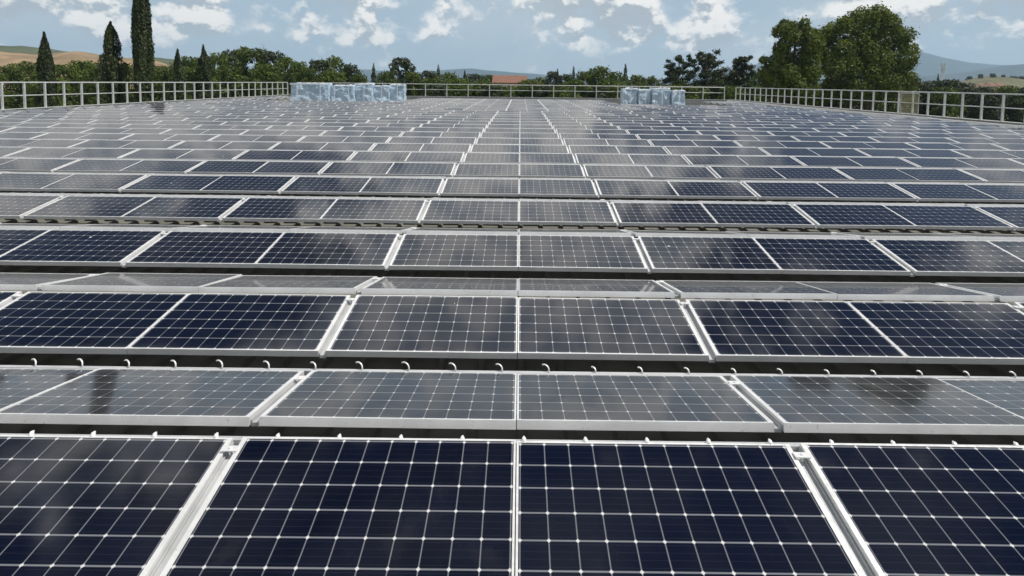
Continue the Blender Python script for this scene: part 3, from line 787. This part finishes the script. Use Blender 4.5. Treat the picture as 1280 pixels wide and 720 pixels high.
# airy dark pines
def airy(xc, cl, depth, label, seed, n=5200, leaf=0.40):
    depth *= KD
    rng = np.random.default_rng(seed)
    base = at(xc, 112, depth); bl = []; limbs = []; px = depth / F
    top = max(at(x, y - r, depth).z for x, y, r in cl)
    C, O = [], []
    for x, y, r in cl:
        p = at(x, y, depth)
        for j in range(5):      # a spray of small tufts on each bough
            off = rng.normal(size=3) * np.array([r * 0.75, r * 0.8, r * 0.5]) * px
            c = np.array([p.x - base.x, rng.normal() * r * 1.0 * px, p.z]) + off
            m_ = max(20, int(n / len(cl) / 5)); R = r * px * (0.38 + 0.3 * rng.random())
            d = rng.normal(size=(m_, 3)) * np.array([0.62, 0.62, 0.42])
            C.append(c + d * R); O.append(d + np.array([0, 0, 0.4]))
            limbs.append((min(top * 0.75, max(3.0, c[2] - 1.5 - 1.5 * rng.random())), tuple(c), 0.06 + 0.04 * rng.random()))
    C = np.concatenate(C); O = np.concatenate(O)
    put_tree('pine_tree', leaf_mesh('crown', C, leaf * (0.5 + 0.8 * rng.random(len(C))), rng, L_DARK, outward=O, stretch=1.3), trunk_mesh(top * 0.86, 0.26, limbs, rng), (base.x, depth, 0), (1, 1, 1), 0, label, 'pine', 'airy pines right of the middle')
airy(848, [(838,83,5),(845,76,5),(851,72,4.5),(856,79,5),(848,86,6),(837,92,5),(858,90,6),(848,98,8),(840,101,7)], 100, 'airy dark pine, the smaller left one of the touching pair', 1)
airy(880, [(872,75,6),(880,70,6),(889,74,6),(896,81,6),(884,81,7),(872,86,6),(893,89,7),(900,93,6),(880,94,8),(868,97,7),(889,101,8)], 98, 'airy dark pine with wide crown, right one of the touching pair', 2, 6500)
airy(925, [(925,73,5),(930,76,5),(919,80,5),(931,84,6),(922,88,6),(914,93,6),(934,92,6),(926,98,8)], 100, 'slim airy dark pine standing alone left of the big tree', 3)

# the big poplar-like tree and its companion
def big(xc, cl, depth, label, seed, n, m, leaf=0.36, name='poplar_tree', trunks=0.5):
    depth *= KD
    rng = np.random.default_rng(seed)
    base = at(xc, 110, depth); bl = []; limbs = []
    for x, y, r in cl:
        p = at(x, y, depth); R = r / F * depth
        for dy in (-0.55, 0.35):
            q = (p.x - base.x + rng.normal() * 0.25 * R, dy * R * 2.0 + rng.normal() * R * 0.5, p.z + rng.normal() * 0.2 * R); bl.append((q, (R * 0.92, R * 0.92, R)))
        limbs.append((max(3.5, p.z * 0.55), q, 0.16))
    C, O, S = blob_leaves(bl, n, leaf, rng, 0.45)
    top = max(q[0][2] for q in bl)
    put_tree(name, leaf_mesh('crown', C, S, rng, m, outward=O), trunk_mesh(top * 0.85, trunks, limbs, rng), (base.x, depth, 0), (1, 1, 1), 0, label, 'tree', 'poplars behind the right railing')
big(1085, [(1034,44,9),(1042,38,9),(1048,36,9),(1026,54,10),(1030,44,12),(1040,62,15),(1048,84,16),(1055,30,11),(1062,48,15),(1072,20,11),(1078,36,14),(1074,66,17),(1072,92,17),(1090,18,11),(1098,34,14),(1098,54,16),(1096,78,17),(1106,20,10),(1114,32,11),
           (1120,50,14),(1118,70,16),(1120,92,16),(1128,47,7),(1130,62,8),(1131,80,8),(1127,98,11),(1046,108,15),(1095,110,18),(1070,116,17),(1125,112,14),(1030,116,14),(1020,66,12),(1024,86,14)],
    86, 'very tall broad leafy tree, the big rounded one behind the right railing', 21, 52000, L_POPLAR, 0.42)
big(990, [(978,36,8),(986,34,9),(998,33,8),(1004,42,9),(984,50,11),(1000,58,13),(974,60,8),(978,74,12),(998,78,14),(1010,92,14),(984,94,14),(990,112,15),(968,112,13),(1010,112,14),(962,80,9),(958,94,10),(970,100,12),(1016,42,8),(1014,55,9),(953,74,5)],
    82, 'leafy tree of medium height joining the big rounded tree on its left', 22, 30000, L_POPLAR, 0.42)

# ------------------------------------------------------------------ houses, mast
TILE = simple('terracotta_tiles', (0.21, 0.10, 0.068), (0.15, 0.075, 0.052), 1.5, 0.85, 0, 0.4, 8)
PLAST = simple('ochre_plaster', (0.55, 0.45, 0.32), (0.48, 0.39, 0.28), 1.0, 0.9)
SHUT = simple('dark_shutters', (0.08, 0.07, 0.06), (0.05, 0.05, 0.045), 2.0, 0.6)
def house(x0, x1, yr, ye, depth, deep, label, z0=0.0):
    depth *= KD
    a, b_ = at(x0, ye, depth), at(x1, ye, depth); zr = at((x0+x1)/2, yr, depth).z; ze = a.z
    hw = (b_.x - a.x) / 2; hd = deep / 2; rise = zr - ze
    r = empty('farmhouse', ((a.x + b_.x) / 2, depth + hd, z0)); ze -= z0
    mb = MB(); mb.box((-hw*0.94, -hd*0.92, -0.5), (hw*0.94, hd*0.92, ze))
    for s_ in (-1, 1):
        n = len(mb.v); mb.v += [(s_*hw*0.94, -hd*0.92, ze), (s_*hw*0.94, hd*0.92, ze), (s_*hw*0.94, 0, ze + rise*0.92)]; mb.f.append((n, n+1, n+2))
    mb.build('wall', PLAST, r)
    mb = MB(); th = Vector((0, 0, 0.12))
    for s_ in (-1, 1):
        p = [Vector((-hw, s_*hd, ze - 0.05)), Vector((hw, s_*hd, ze - 0.05)), Vector((hw, 0, ze + rise)), Vector((-hw, 0, ze + rise))]
        if s_ > 0: p = [p[1], p[0], p[3], p[2]]
        mb.hexa([q + Vector((0,0,0.003)) for q in p] + [q + th for q in p])
    rf = mb.build('roof', TILE, r)
    mb = MB(); mb.box((hw*0.4, hd*0.2, ze + rise*0.5), (hw*0.4 + 0.6, hd*0.2 + 0.6, ze + rise + 0.35)); mb.build('chimney', PLAST, rf)
    for i in (-1, 0, 1):
        for zz_ in ((ze - 1.9), (ze - 4.8)):
            if zz_ < 0.5: continue
            mb = MB(); mb.box((i*hw*0.55 - 0.45, -hd*0.92 - 0.06, zz_), (i*hw*0.55 + 0.45, -hd*0.92 - 0.003, zz_ + 1.3)); mb.build('window', SHUT, r)
    return tag(r, label, 'house', 'tile roofed houses beyond the trees')
house(615, 659, 94.6, 103.5, 112, 9, 'large farmhouse with a long terracotta tiled roof beyond the far railing')
house(657, 674, 104.0, 108.2, 105, 6, 'small low tiled outbuilding right beside the long roofed farmhouse')
for i, (a, b_, yr, ye, l) in enumerate([(1227,1233,104.5,107.5,'small orange lit house, leftmost on the right hillside'), (1239,1247,103.5,107.5,'orange roofed house in the middle of the right hillside'),
                                       (1249,1259,104,107.5,'widest orange roofed house, rightmost on the right hillside')]):
    house(a, b_, yr, ye, 372, 9, l)
mast = at(1180, 79, 288)
m_ = tag(empty('lattice_mast', (mast.x, 288, 0)), 'thin grey lattice mast with antennas before the blue mountains', 'mast')
mb = MB(); Hm = mast.z
for sx, sy in ((-1,-1),(1,-1),(1,1),(-1,1)): mb.tube([(sx*0.9, sy*0.9, 0), (sx*0.3, sy*0.3, Hm)], 0.09, 5)
k = 14
for i in range(k):
    za, zb = Hm*i/k, Hm*(i+1)/k; wa, wb = 0.9-0.6*i/k, 0.9-0.6*(i+1)/k
    for p, q in (((-wa,-wa,za),(wb,-wb,zb)), ((wa,-wa,za),(-wb,-wb,zb)), ((wa,-wa,za),(wb,wb,zb)), ((-wa,-wa,za),(-wb,wb,zb))): mb.tube([p, q], 0.05, 4)
mb.build('lattice', GALV, m_)
for zz_, ww in ((Hm*0.97, 1.1), (Hm*0.86, 0.9)):
    mb = MB()
    for an in (0.4, 2.5, 4.6): 
        c_, s_ = math.cos(an)*ww, math.sin(an)*ww
        mb.box((c_-0.25, s_-0.2, zz_-1.0), (c_+0.25, s_+0.2, zz_+1.0)); mb.tube([(0,0,zz_),(c_,s_,zz_)], 0.06, 4)
    mb.build('antenna', GALV, m_)
